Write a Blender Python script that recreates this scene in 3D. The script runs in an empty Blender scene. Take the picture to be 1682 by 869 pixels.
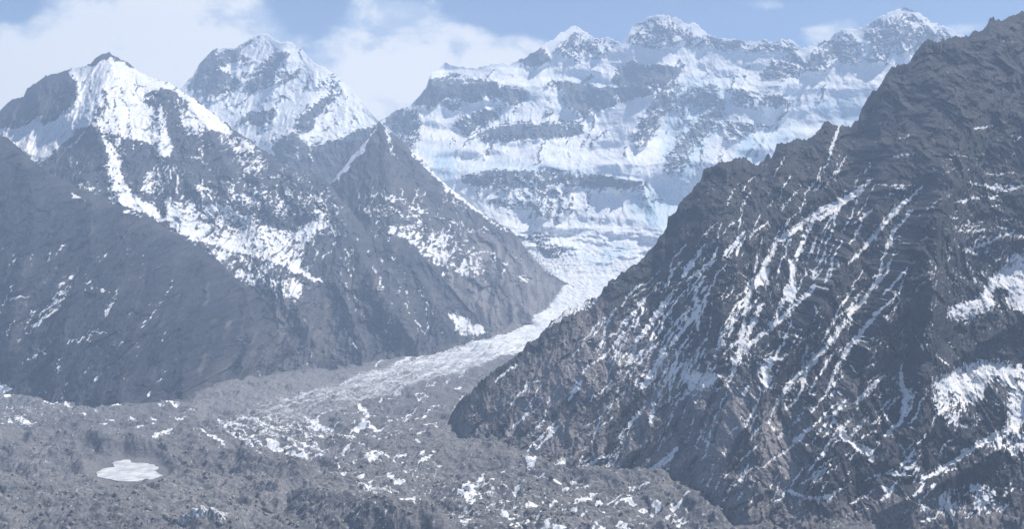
import bpy, math, random
import numpy as np

# ------------------------------------------------------------------ camera
FPX, CX, HY, CAMZ = 1600.0, 841.0, 400.0, 750.0       # focal length in photo pixels, centre column, horizon row, camera height
scene = bpy.context.scene
cam_data = bpy.data.cameras.new("camera")
cam = bpy.data.objects.new("camera", cam_data)
scene.collection.objects.link(cam)
cam.location = (0, 0, CAMZ)
cam.rotation_euler = (math.radians(90), 0, 0)
cam_data.sensor_width = 36
cam_data.lens = 36 * FPX / 1682
cam_data.shift_y = -(434.5 - HY) / 1682
cam_data.clip_start = 1
cam_data.clip_end = 90000
scene.camera = cam

# ------------------------------------------------------------------ light
SUN_AZ, SUN_EL = 60.0, 54.0            # degrees clockwise from straight ahead, degrees up
SUN_POWER, SKY_POWER, EXPOSURE = 5.0, 0.07, 0.70
sun = bpy.data.lights.new("sun", 'SUN')
sun.energy = SUN_POWER
sun.angle = math.radians(0.53)
sun.color = (1.0, 0.935, 0.855)
so = bpy.data.objects.new("sun", sun)
scene.collection.objects.link(so)
so.location = (0, 0, 6000)
so.rotation_euler = (math.radians(90 - SUN_EL), 0, math.radians(180 - SUN_AZ))

vs = scene.view_settings
vs.view_transform = 'Standard'
vs.look = 'None'
vs.exposure = EXPOSURE
vs.gamma = 1
vs.use_curve_mapping = False
scene.cycles.volume_bounces = 2
scene.cycles.max_bounces = 6
scene.cycles.volume_step_rate = 1

world = bpy.data.worlds.new("World")
scene.world = world
world.use_nodes = True
wt = world.node_tree
wt.nodes.clear()


class NT:
    """small node tree helper"""
    def __init__(self, tree): self.t = tree
    def n(self, kind, **kw):
        nd = self.t.nodes.new(kind)
        for k, v in kw.items(): setattr(nd, k, v)
        return nd
    def put(self, sock, v):
        if hasattr(v, 'is_linked') or isinstance(v, bpy.types.NodeSocket): self.t.links.new(v, sock)
        else: sock.default_value = v
    def m(self, op, a, b=0.0, c=0.0, clamp=False):
        nd = self.n('ShaderNodeMath', operation=op); nd.use_clamp = clamp
        self.put(nd.inputs[0], a); self.put(nd.inputs[1], b); self.put(nd.inputs[2], c)
        return nd.outputs[0]
    def ramp(self, x, lo, hi, a=0.0, b=1.0):
        nd = self.n('ShaderNodeMapRange'); nd.interpolation_type = 'SMOOTHSTEP'
        self.put(nd.inputs[0], x); self.put(nd.inputs[1], lo); self.put(nd.inputs[2], hi); self.put(nd.inputs[3], a); self.put(nd.inputs[4], b)
        return nd.outputs[0]
    def noise(self, vec, scale, detail=5, rough=0.55, dist=0.0):
        nd = self.n('ShaderNodeTexNoise'); self.t.links.new(vec, nd.inputs['Vector'])
        nd.inputs['Scale'].default_value = scale; nd.inputs['Detail'].default_value = detail
        nd.inputs['Roughness'].default_value = rough; nd.inputs['Distortion'].default_value = dist
        return nd.outputs[0]
    def mix(self, f, a, b):
        nd = self.n('ShaderNodeMix', data_type='RGBA')
        self.put(nd.inputs[0], f); self.put(nd.inputs[6], a); self.put(nd.inputs[7], b)
        return nd.outputs[2]
    def mapping(self, vec, scale=(1, 1, 1), rot=(0, 0, 0), loc=(0, 0, 0)):
        nd = self.n('ShaderNodeMapping'); self.t.links.new(vec, nd.inputs[0])
        nd.inputs['Scale'].default_value = scale; nd.inputs['Rotation'].default_value = rot; nd.inputs['Location'].default_value = loc
        return nd.outputs[0]


def rgba(r, g, b): return (r, g, b, 1.0)


# sky with drifting cloud, laid out by compass bearing and height angle
w = NT(wt)
sky = w.n('ShaderNodeTexSky', sky_type='NISHITA')
sky.sun_disc = False
sky.sun_elevation = math.radians(SUN_EL)
sky.sun_rotation = math.radians(SUN_AZ)
sky.altitude = 4500
sky.air_density = 1.0
sky.dust_density = 0.6
sky.ozone_density = 1.5
bg_sky = w.n('ShaderNodeBackground'); wt.links.new(sky.outputs[0], bg_sky.inputs[0]); bg_sky.inputs[1].default_value = SKY_POWER
bg_cl = w.n('ShaderNodeBackground')
tc = w.n('ShaderNodeTexCoord')
sep = w.n('ShaderNodeSeparateXYZ'); wt.links.new(tc.outputs['Generated'], sep.inputs[0])
yy = w.m('MAXIMUM', w.m('ABSOLUTE', sep.outputs[1]), 0.12)
su = w.m('DIVIDE', sep.outputs[0], yy); sv = w.m('DIVIDE', sep.outputs[2], yy)
comb = w.n('ShaderNodeCombineXYZ'); wt.links.new(su, comb.inputs[0]); wt.links.new(w.m('MULTIPLY', sv, 1.5), comb.inputs[1]); wt.links.new(sep.outputs[1], comb.inputs[2])
n1 = w.noise(comb.outputs[0], 7.0, 9, 0.56, 0.2)
n2 = w.noise(comb.outputs[0], 19.0, 9, 0.6, 0.25)
nn = w.m('ADD', w.m('MULTIPLY', w.m('SUBTRACT', n1, 0.5), 1.5), w.m('MULTIPLY', w.m('SUBTRACT', n2, 0.5), 1.0))
# x, y, radius x, radius y, weight
CLOUDS = [(215, 55, 175, 125, 1.35), (330, 100, 110, 70, 0.9), (20, 130, 75, 95, 1.25), (110, 150, 130, 60, 0.8), (590, 150, 95, 75, 1.25), (720, 115, 130, 45, 1.0),
          (840, 85, 80, 30, 0.8), (660, 20, 110, 45, 0.55), (480, 40, 60, 40, 0.25), (1070, 5, 110, 26, 0.3), (1255, 8, 42, 13, 0.65), (1300, 40, 45, 25, -0.45), (1190, 35, 60, 30, -0.5), (960, 20, 90, 22, -0.4), (1450, 5, 90, 25, -0.5), (500, 60, 40, 35, -0.35), (1360, 52, 62, 26, 1.0),
          (1600, 45, 45, 14, 0.75), (830, 40, 40, 25, -0.3), (28, 10, 45, 32, -1.1), (520, 20, 60, 40, -0.2)]
acc = None
for (x, y, rx, ry, wgt) in CLOUDS:
    a = w.m('DIVIDE', w.m('SUBTRACT', su, (x - CX) / FPX), rx / FPX)
    b = w.m('DIVIDE', w.m('SUBTRACT', sv, (HY - y) / FPX), ry / FPX)
    d = w.m('ADD', w.m('MULTIPLY', a, a), w.m('MULTIPLY', b, b))
    g = w.m('MULTIPLY', w.m('EXPONENT', w.m('MULTIPLY', d, -0.7)), wgt)
    acc = g if acc is None else w.m('ADD', acc, g)
dens = w.m('ADD', acc, nn)
cmask = w.ramp(dens, 0.33, 0.72)
body = w.ramp(w.m('ADD', dens, w.m('MULTIPLY', w.m('SUBTRACT', n2, 0.5), 3.4)), 0.25, 1.35)
ccol = w.mix(body, rgba(0.40, 0.49, 0.62), rgba(0.98, 0.93, 0.86))
wt.links.new(ccol, bg_cl.inputs[0]); bg_cl.inputs[1].default_value = 0.78
mixs = w.n('ShaderNodeMixShader'); wt.links.new(w.m('MULTIPLY', cmask, 0.93), mixs.inputs[0]); wt.links.new(bg_sky.outputs[0], mixs.inputs[1]); wt.links.new(bg_cl.outputs[0], mixs.inputs[2])
wo = w.n('ShaderNodeOutputWorld'); wt.links.new(mixs.outputs[0], wo.inputs[0])

HAZE_DENSITY, HAZE_COLOR = 6.1e-5, (0.555, 0.73, 0.99, 1)

# ------------------------------------------------------------------ noise
f4 = np.float32


def _hash(ix, iy, seed):
    h = (ix.astype(np.uint32) * np.uint32(374761393) + iy.astype(np.uint32) * np.uint32(668265263) + np.uint32((seed * 1442695041) & 0xffffffff))
    h = (h ^ (h >> np.uint32(13))) * np.uint32(1274126177)
    return h ^ (h >> np.uint32(16))


_ang = np.arange(256) * (2 * math.pi / 256)
_GX, _GY = np.cos(_ang).astype(f4), np.sin(_ang).astype(f4)


def perlin(x, y, seed=0):
    x = np.asarray(x, f4); y = np.asarray(y, f4)
    fx = np.floor(x); fy = np.floor(y)
    ix = fx.astype(np.int32); iy = fy.astype(np.int32)
    dx = x - fx; dy = y - fy
    ux = dx * dx * dx * (dx * (dx * 6 - 15) + 10); uy = dy * dy * dy * (dy * (dy * 6 - 15) + 10)
    def g(ox, oy):
        h = (_hash(ix + ox, iy + oy, seed) & np.uint32(255)).astype(np.int32)
        return _GX[h] * (dx - ox) + _GY[h] * (dy - oy)
    a = g(0, 0); b = g(1, 0); a = a + ux * (b - a)
    c = g(0, 1); d = g(1, 1); c = c + ux * (d - c)
    return (a + uy * (c - a)) * 1.45


def fbm(x, y, octs=4, gain=0.5, seed=0, lac=2.03):
    s = 0; a = 1.0; t = 0
    for o in range(octs):
        s = s + a * perlin(x, y, seed + o * 17); t += a * a
        x = x * lac + 11.3; y = y * lac - 7.7; a *= gain
    return s / math.sqrt(t)


def ridged(x, y, octs=4, gain=0.5, seed=0, lac=2.07):
    """sharp crested noise, about -1..1"""
    s = 0; a = 1.0; t = 0; w_ = 1.0
    for o in range(octs):
        r = 1 - np.abs(perlin(x, y, seed + o * 31)) * 1.6
        s = s + a * r * w_; t += a
        w_ = np.clip(r, 0.15, 1)
        x = x * lac + 5.1; y = y * lac + 3.3; a *= gain
    return (s / t) * 2 - 0.9


def facet(x, y, seed=0):
    """broken rock: every cell is a flat face with a tilt of its own, about -1..1"""
    x = np.asarray(x, f4); y = np.asarray(y, f4)
    ix = np.floor(x).astype(np.int32); iy = np.floor(y).astype(np.int32)
    best = np.full(x.shape, 9., f4); out = np.zeros(x.shape, f4)
    for ox in (-1, 0, 1):
        for oy in (-1, 0, 1):
            h = _hash(ix + ox, iy + oy, seed)
            cx_ = ix + ox + (h & np.uint32(1023)).astype(f4) / 1023.
            cy_ = iy + oy + ((h >> np.uint32(10)) & np.uint32(1023)).astype(f4) / 1023.
            dx = x - cx_; dy = y - cy_
            d = dx * dx + dy * dy
            gi = ((h >> np.uint32(20)) & np.uint32(255)).astype(np.int32)
            hh = _GX[gi] * dx * 1.1 + _GY[gi] * dy * 0.9 + (((h >> np.uint32(5)) & np.uint32(255)).astype(f4) / 255. - .5) * .7
            k = d < best
            best = np.where(k, d, best); out = np.where(k, hh, out)
    return out


def uni(n): return 0.5 * (1 + np.tanh(n * 2.2))       # spread to an even 0..1
def sstep(a, b, x):
    t = np.clip((x - a) / (b - a), 0, 1); return t * t * (3 - 2 * t)


# ------------------------------------------------------------------ hand-laid cover maps (where snow and ice lie, with some shade painted in)
OX, OY, RW, RH = 500, 120, 3000, 1400


class Cover:
    def __init__(self, base): self.a = np.full((RH, RW), base, f4)
    @staticmethod
    def _blur(a, r):
        r = int(r)
        if r < 1: return a
        for _ in range(2):
            for ax in (0, 1):
                p = np.pad(a, [(r + 1, r) if i == ax else (0, 0) for i in (0, 1)], mode='edge')
                c = np.cumsum(p, axis=ax, dtype=np.float64)
                a = ((c[2 * r + 1:] - c[:-(2 * r + 1)]) if ax == 0 else (c[:, 2 * r + 1:] - c[:, :-(2 * r + 1)])) / (2 * r + 1)
                a = a.astype(f4)
        return a
    def _lay(self, m, x0, y0, val):
        h, w_ = m.shape
        s = self.a[y0:y0 + h, x0:x0 + w_]
        s += (val - s) * m
    def poly(self, pts, val, blur=2):
        P = np.array(pts, float) + (OX, OY)
        pad = int(blur * 2 + 4)
        x0 = int(max(0, P[:, 0].min() - pad)); x1 = int(min(RW, P[:, 0].max() + pad)); y0 = int(max(0, P[:, 1].min() - pad)); y1 = int(min(RH, P[:, 1].max() + pad))
        X, Y = np.meshgrid(np.arange(x0, x1) + 0.5, np.arange(y0, y1) + 0.5)
        ins = np.zeros(X.shape, bool)
        n = len(P)
        for i in range(n):
            ax, ay = P[i]; bx, by = P[(i + 1) % n]
            if ay == by: continue
            c = (ay > Y) != (by > Y)
            ins ^= c & (X < (bx - ax) * (Y - ay) / (by - ay) + ax)
        self._lay(self._blur(ins.astype(f4), blur), x0, y0, val)
    def line(self, pts, wd, val=1.0, soft=1.5, taper=True):
        P = np.array(pts, float) + (OX, OY)
        pad = wd + soft + 3
        x0 = int(max(0, P[:, 0].min() - pad)); x1 = int(min(RW, P[:, 0].max() + pad)); y0 = int(max(0, P[:, 1].min() - pad)); y1 = int(min(RH, P[:, 1].max() + pad))
        X, Y = np.meshgrid(np.arange(x0, x1) + 0.5, np.arange(y0, y1) + 0.5)
        m = np.zeros(X.shape)
        L = np.r_[0, np.cumsum(np.hypot(*np.diff(P, axis=0).T))]
        for i in range(len(P) - 1):
            a, b = P[i], P[i + 1]; d = b - a; l2 = max(1e-6, d @ d)
            t = np.clip(((X - a[0]) * d[0] + (Y - a[1]) * d[1]) / l2, 0, 1)
            dist = np.hypot(X - a[0] - t * d[0], Y - a[1] - t * d[1])
            q = (L[i] + t * math.sqrt(l2)) / L[-1]
            hw = wd / 2 * (np.sin(np.clip(q, 0, 1) * math.pi) ** 0.5 * 0.75 + 0.3 if taper else 1.0)
            m = np.maximum(m, 1 - sstep(hw - soft / 2, hw + soft, dist))
        self._lay(m.astype(f4), x0, y0, val)
    def at(self, px, py, a=None):
        a = self.a if a is None else a
        x = np.clip(px + OX, 0, RW - 2); y = np.clip(py + OY, 0, RH - 2)
        ix = x.astype(int); iy = y.astype(int); fx = x - ix; fy = y - iy
        return (a[iy, ix] * (1 - fx) * (1 - fy) + a[iy, ix + 1] * fx * (1 - fy) + a[iy + 1, ix] * (1 - fx) * fy + a[iy + 1, ix + 1] * fx * fy)


def streaks(cov, n, box, flow, length, wd, val, seed, soft=1.2, wander=.25):
    """many thin runnels down the fall line inside a quadrilateral"""
    rng = np.random.default_rng(seed)
    q = np.array(box, float)
    for i in range(n):
        a, b = rng.random(2)
        p = (q[0] * (1 - a) + q[1] * a) * (1 - b) + (q[3] * (1 - a) + q[2] * a) * b
        L_ = rng.uniform(*length); k = max(3, int(L_ / 9)); pts = [tuple(p)]
        off = rng.normal(0, wander * .5)
        for j in range(k):
            d = np.array(flow(p[0], p[1]), float); d = d / np.hypot(*d)
            t = off + rng.normal(0, wander)
            d = np.array([d[0] - d[1] * t, d[1] + d[0] * t])
            p = p + d * L_ / k; pts.append(tuple(p))
        cov.line(pts, rng.uniform(*wd), rng.uniform(*val), soft)


def interp(pts, x):
    p = np.array(pts, float); return np.interp(x, p[:, 0], p[:, 1])


def world_at(px, py, D):
    """the point D metres ahead that is seen at photo position px, py"""
    return D * (px - CX) / FPX, D, CAMZ - D * (py - HY) / FPX


# ------------------------------------------------------------------ materials
def terrain_material(name, rock_a, rock_b, warm, speck=0.0, snow_col=(0.88, 0.865, 0.85), bump=1.0, ice=False):
    m = bpy.data.materials.new(name); m.use_nodes = True
    t = NT(m.node_tree); m.node_tree.nodes.clear()
    co = t.n('ShaderNodeTexCoord').outputs['Object']
    sn = t.n('ShaderNodeAttribute', attribute_name='snow').outputs['Fac']
    tn = t.n('ShaderNodeAttribute', attribute_name='tone').outputs['Fac']
    big = t.noise(co, 0.004, 5, 0.6)
    mid = t.noise(co, 0.02, 6, 0.65)
    fine = t.noise(co, 0.11, 5, 0.7)
    st = t.noise(t.mapping(co, (0.002, 0.002, 0.035), (0.12, -0.16, 0)), 1.0, 6, 0.6)
    rock = t.mix(t.ramp(t.m('ADD', t.m('MULTIPLY', mid, 0.6), t.m('MULTIPLY', st, 0.6)), 0.38, 0.82), rgba(*rock_a), rgba(*rock_b))
    rock = t.mix(t.m('MULTIPLY', tn, t.ramp(t.m('ADD', big, t.m('MULTIPLY', tn, 0.3)), 0.35, 0.7)), rock, rgba(*warm))
    f = t.ramp(fine, 0.3, 0.72, 0.62, 1.35)
    hs = t.n('ShaderNodeHueSaturation'); t.t.links.new(rock, hs.inputs['Color']); t.t.links.new(f, hs.inputs['Value'])
    rock = hs.outputs[0]
    if speck:
        v = t.n('ShaderNodeTexVoronoi'); t.t.links.new(co, v.inputs['Vector']); v.inputs['Scale'].default_value = speck
        sp = t.ramp(v.outputs['Distance'], 0.12, 0.3, 1.0, 0.0)
        sel = t.ramp(t.noise(co, 0.03, 3), 0.45, 0.65)
        rock = t.mix(t.m('MULTIPLY', t.m('MULTIPLY', sp, sel), 0.55), rock, rgba(0.42, 0.42, 0.41))
    cov = t.m('ADD', sn, t.m('MULTIPLY', t.m('SUBTRACT', fine, 0.5), 0.55))
    cov = t.m('MULTIPLY', t.ramp(cov, 0.33, 0.69), 0.93)
    sc = t.mix(t.ramp(t.noise(co, 0.012, 5, 0.6), 0.3, 0.7), rgba(*snow_col), rgba(snow_col[0] * .80, snow_col[1] * .85, snow_col[2] * .92))
    if ice: sc = t.mix(tn, sc, rgba(0.46, 0.60, 0.70))  # blue tone: serac ice, and shade painted into the snow colour
    col = t.mix(cov, rock, sc)
    bs = t.n('ShaderNodeBsdfPrincipled')
    t.t.links.new(col, bs.inputs['Base Color'])
    bs.inputs['Roughness'].default_value = 0.9
    bs.inputs['Specular IOR Level'].default_value = 0.15
    bp = t.n('ShaderNodeBump'); bp.inputs['Strength'].default_value = 0.8 * bump; bp.inputs['Distance'].default_value = 4.0
    hgt = t.m('ADD', fine, t.m('MULTIPLY', mid, 1.5))
    t.t.links.new(t.m('MULTIPLY', hgt, t.ramp(cov, 0, 1, 1.0, 0.3)), bp.inputs['Height'])
    t.t.links.new(bp.outputs[0], bs.inputs['Normal'])
    o = t.n('ShaderNodeOutputMaterial'); t.t.links.new(bs.outputs[0], o.inputs[0])
    return m


def plain_material(name, a, b, scale, rough=0.5):
    m = bpy.data.materials.new(name); m.use_nodes = True
    t = NT(m.node_tree); m.node_tree.nodes.clear()
    co = t.n('ShaderNodeTexCoord').outputs['Object']
    nz = t.noise(co, scale, 6, 0.6)
    bs = t.n('ShaderNodeBsdfPrincipled')
    t.t.links.new(t.mix(t.ramp(nz, 0.35, 0.7), rgba(*a), rgba(*b)), bs.inputs['Base Color'])
    bs.inputs['Roughness'].default_value = rough
    bp = t.n('ShaderNodeBump'); bp.inputs['Strength'].default_value = 0.3; bp.inputs['Distance'].default_value = 1.0
    t.t.links.new(nz, bp.inputs['Height']); t.t.links.new(bp.outputs[0], bs.inputs['Normal'])
    o = t.n('ShaderNodeOutputMaterial'); t.t.links.new(bs.outputs[0], o.inputs[0])
    return m


def link_grid(name, X, Y, Z, mat, attrs=None, kind='structure', flip=False):
    """one mesh from 2-D arrays of points"""
    R, C = X.shape
    me = bpy.data.meshes.new(name)
    co = np.stack([X, Y, Z], -1).astype(f4).reshape(-1)
    me.vertices.add(R * C); me.vertices.foreach_set('co', co)
    i = np.arange(R * C, dtype=np.int32).reshape(R, C)
    q = np.stack([i[:-1, :-1], i[:-1, 1:], i[1:, 1:], i[1:, :-1]], -1).reshape(-1, 4)
    if flip: q = q[:, ::-1]
    n = len(q)
    me.loops.add(n * 4); me.loops.foreach_set('vertex_index', np.ascontiguousarray(q).reshape(-1))
    me.polygons.add(n); me.polygons.foreach_set('loop_start', np.arange(0, n * 4, 4, dtype=np.int32))
    me.update(calc_edges=True)
    me.polygons.foreach_set('use_smooth', np.ones(n, bool))
    for k, v in (attrs or {}).items():
        at = me.attributes.new(k, 'FLOAT', 'POINT'); at.data.foreach_set('value', v.astype(f4).reshape(-1))
    me.materials.append(mat)
    o = bpy.data.objects.new(name, me); scene.collection.objects.link(o)
    if kind: o['kind'] = kind
    return o


# ground level ahead of the camera: photo row -> distance
GROUND = [(385, 9760), (400, 9600), (450, 8900), (500, 8000), (550, 7000), (600, 5900), (650, 4850), (700, 4000), (740, 3530), (770, 3240), (800, 3000), (869, 2560), (1000, 2000), (1100, 1714)]
def ground_D(py): return interp(GROUND, py)


def mountain(name, x0, x1, step, top, foot, prof, cover, tone, mat, grain=(-0.5, 1.0), relief=(300, 60), rows=500, snow_len=(11, 45), ledge=0.35,
             seed=1, jag=1.5, below=25, carve=12, back=0.9, gully_snow=0.25, dtop_fade=0.05, rough=1.0, smooth_snow=0.55, fil=0.45, ribs=None, rib_amp=120, hold=0.4, dust=0.38, bigwarp=1.6, scree=0.75):
    """a mountain side: its crest line and foot line are surveyed, its slope profile is given, its gullies and ribs are grown on it"""
    px = np.arange(max(x0, -60), min(x1, 1745) + step, step, dtype=float)
    if x0 < -60: px = np.r_[np.arange(x0, -63, 4.0), px]
    if x1 > 1745: px = np.r_[px, np.arange(px[-1] + 4, x1, 4.0)]
    C = len(px)
    ty = interp(top, px)
    fy = interp(foot, px)
    kk = np.ones(41) / 41
    ts = np.convolve(np.pad(ty, 20, mode='edge'), kk, 'valid')      # the broad crest line shapes the slope, the notches do not
    ty = ty + (fbm(px / 7.0, px * 0 + seed, 3, 0.7, seed + 5) * 0.9 - ridged(px / 19.0, px * 0 + seed + .5, 3, 0.6, seed + 6) * 0.9) * jag * np.clip((fy - ty) / 20, 0, 1)
    v = np.linspace(0, 1, rows)[:, None]
    pf = fy + below
    py = pf + (ty - pf) * v                              # rows run from below the foot to the crest
    PX = np.broadcast_to(px, py.shape)
    D = prof(PX, py, ts, fy)
    X, Y, Z = world_at(PX, py, D)
    # relief grown in slope coordinates, metres
    g = np.array(grain, float); g /= np.hypot(*g)
    ac = X * g[1] + Z * g[0]                             # across the fall line
    al = -X * g[0] + Z * g[1]                            # along it
    L, A = relief
    s_warp = snow_len[0] * 1.1
    wx = fbm(X / (L * 1.4), Z / (L * 1.4), 3, 0.5, seed + 71) * L * 0.35
    r1 = ridged((ac + wx) / L, al / (L * 3.0), 3, 0.5, seed)
    r2 = ridged((ac + wx * 0.8) / (L * 0.33), (al + wx) / (L * 0.95), 4, 0.55, seed + 3)
    r3 = ridged((ac + wx * 0.5) / (L * 0.10), (al + wx) / (L * 0.2), 4, 0.6, seed + 9)
    wf = fbm(X / (L * .16), Z / (L * .16), 3, .6, seed + 17) * L * .035      # uneven joints
    f1 = facet((ac + wx * .7 + wf) / (L * .46), (al + wx * .5 + wf) / (L * .85), seed + 14)
    f2 = facet((ac + wx * .5 + wf) / (L * .17), (al + wx * .4 - wf) / (L * .26), seed + 15)
    f3 = facet((ac + wx * .3 + wf) / (L * .065), (al - wf) / (L * .085), seed + 16)
    r4 = fbm((ac + wx * .3) / (L * 0.03), al / (L * 0.035), 3, 0.65, seed + 13)
    rel = r1 * 0.85 + r2 * 0.34 + r3 * 0.09 + (f1 * 0.36 + f2 * 0.17 + f3 * 0.065 + r4 * .025) * rough
    if ribs is not None:
        rc = Cover(0.0)
        for pts, wd in ribs: rc.line(pts, wd * .15, 1.0, wd)
        rel = rel + rib_amp / A * rc.at(PX, py)
    wp = s_warp / np.maximum(D, 1) * FPX
    qx = PX + fbm(X / (s_warp * 2.5), Z / (s_warp * 2.5), 4, 0.6, seed + 90) * wp; qy = py + fbm(X / (s_warp * 2.5), Z / (s_warp * 2.5), 4, 0.6, seed + 95) * wp
    big = 9.0 * s_warp
    qx = qx + fbm(X / big, Z / big, 3, 0.55, seed + 97) * wp * bigwarp; qy = qy + fbm(X / big, Z / big, 3, 0.55, seed + 98) * wp * bigwarp
    sn0 = cover.at(qx, qy)
    soft = Cover._blur(cover.a, 4)
    dep = soft[np.clip((py + OY).astype(int), 0, RH - 1), np.clip((PX + OX).astype(int), 0, RW - 1)]
    snowy = sstep(0.6, 0.95, dep)
    rel = rel * (1 - smooth_snow * snowy)
    edge = sstep(0, dtop_fade, 1 - v)
    amp = A * edge * np.clip((fy - ts) / 60, 0, 1)
    D2 = D - amp * rel + carve * dep * edge
    vz = (f2 * .09 + f3 * 0.05) * rough * A * edge * (1 - 0.6 * snowy)        # rough steps that do hide one another
    X, Y, Z = world_at(PX, py, D2)
    Z = Z + vz
    # snow cover: patches laid by the survey, broken up along the fall line and on ledges
    s1, s2 = snow_len
    nz = fbm((ac + wx * .3) / s1, al / s2, 4, 0.72, seed + 40)
    nl = fbm(X / (s1 * 3.2), (Z + wx * .1) / (s1 * 0.75), 4, 0.6, seed + 50)
    fr = ridged((ac + wx * .4) / (s1 * 2.6), (al + wx * .3) / (s2 * 1.5), 5, 0.62, seed + 60)
    # snow keeps to the gentler faces
    def grad(q): return np.gradient(q, axis=1), np.gradient(q, axis=0)
    (xu, xv), (yu, yv), (zu, zv) = grad(X), grad(Y), grad(Z)
    nx_, ny_, nz_ = yu * zv - zu * yv, zu * xv - xu * zv, xu * yv - yu * xv
    up = np.abs(nz_) / np.sqrt(nx_ ** 2 + ny_ ** 2 + nz_ ** 2 + 1e-9)
    up = up - Cover._blur(up.astype(f4), 22)
    up = np.clip(up / (up.std() + 1e-6), -2.5, 2.5)
    pn = uni((nz * (1 - ledge) + nl * ledge) * 1.15 * (1 - fil) - (fr - 0.25) * 1.3 * fil - up * hold * .5)
    patch = uni(fbm((X + wx) / (s1 * 12), (Z + wx) / (s1 * 12), 3, 0.55, seed + 44))
    sn0 = np.where(sn0 < 0.6, sn0 * (0.45 + 1.1 * patch), sn0)
    hollow = -(r2 * 0.5 + r3 * 0.5)
    dn = np.clip(sn0 + gully_snow * hollow * np.clip(sn0 * 4, 0, 1) * (1 - snowy), 0, 1)
    snow = 0.5 + (dn - (0.04 + 0.92 * pn)) * 1.5
    snow = np.clip(snow, 0, 1)
    thin = np.clip(dn * (0.45 + 1.1 * (1 - pn)), 0, 1)                 # thin dusting that only half hides the rock
    snow = snow * (1 - dust) + (0.33 + 0.36 * thin) * dust
    tn = tone.at(qx, qy) * (0.55 + 0.9 * uni(fbm((ac + wx) / (L * .25), al / (L * 1.2), 4, .6, seed + 88)))
    uu = np.clip((fy - py) / np.maximum(fy - ts, 1), 0, 1)
    tn = np.maximum(tn, scree * (1 - sstep(.02, np.maximum(.07, .14 + .16 * fbm(X / 160, Z / 160, 3, .6, seed + 99)), uu + .05 * fbm(X / 60, Z / 60, 3, .6, seed + 100))))
    # far side
    nb = 10
    k = (np.arange(1, nb + 1) / nb)[:, None] ** 1.3
    zt = Z[-1]; drop = (zt + 120) * k
    Xb = X[-1] * (1 + drop * back / Y[-1] * 0.5); Yb = Y[-1] + drop * back + perlin(X[-1] / 150, k * 4, seed) * 30 * k; Zb = zt - drop
    X = np.vstack([X, Xb]); Y = np.vstack([Y, Yb]); Z = np.vstack([Z, Zb])
    snow = np.vstack([snow, np.broadcast_to(snow[-1], (nb, C))]); tn = np.vstack([tn, np.broadcast_to(tn[-1], (nb, C))])
    return link_grid(name, X, Y, Z, mat, {'snow': snow, 'tone': tn})


def straight(dtop, dfoot=None):
    """constant slope between the foot and the crest of each column"""
    def f(PX, py, ty, fy):
        Dt = interp(dtop, PX[0]); Df = ground_D(fy) if dfoot is None else interp(dfoot, PX[0])
        zt = -(ty - HY) / FPX * Dt; zf = -(fy - HY) / FPX * Df
        k = np.clip((zt - zf) / np.maximum(Dt - Df, 1.0), 0.28, 1.6)
        s = -(py - HY) / FPX
        return np.clip((zf - k * Df) / np.minimum(s - k, -0.02), Df * 0.85, Dt * 1.05)
    return f


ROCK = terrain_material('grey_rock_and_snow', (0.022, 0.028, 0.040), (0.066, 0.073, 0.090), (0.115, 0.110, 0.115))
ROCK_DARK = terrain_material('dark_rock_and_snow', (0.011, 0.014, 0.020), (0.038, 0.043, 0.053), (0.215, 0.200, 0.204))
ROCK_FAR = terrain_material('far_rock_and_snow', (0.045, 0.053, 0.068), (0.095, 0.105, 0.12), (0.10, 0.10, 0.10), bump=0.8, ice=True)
ROCK_SHADED = terrain_material('shaded_rock_and_snow', (0.010, 0.014, 0.022), (0.030, 0.037, 0.052), (0.105, 0.10, 0.105))  # darker, bluer copy: shade on the near-left slope put into the rock colour
RUBBLE = terrain_material('moraine_rubble_and_ice', (0.070, 0.074, 0.084), (0.155, 0.158, 0.170), (0.188, 0.184, 0.190), speck=0.14, snow_col=(0.80, 0.80, 0.80))

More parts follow.
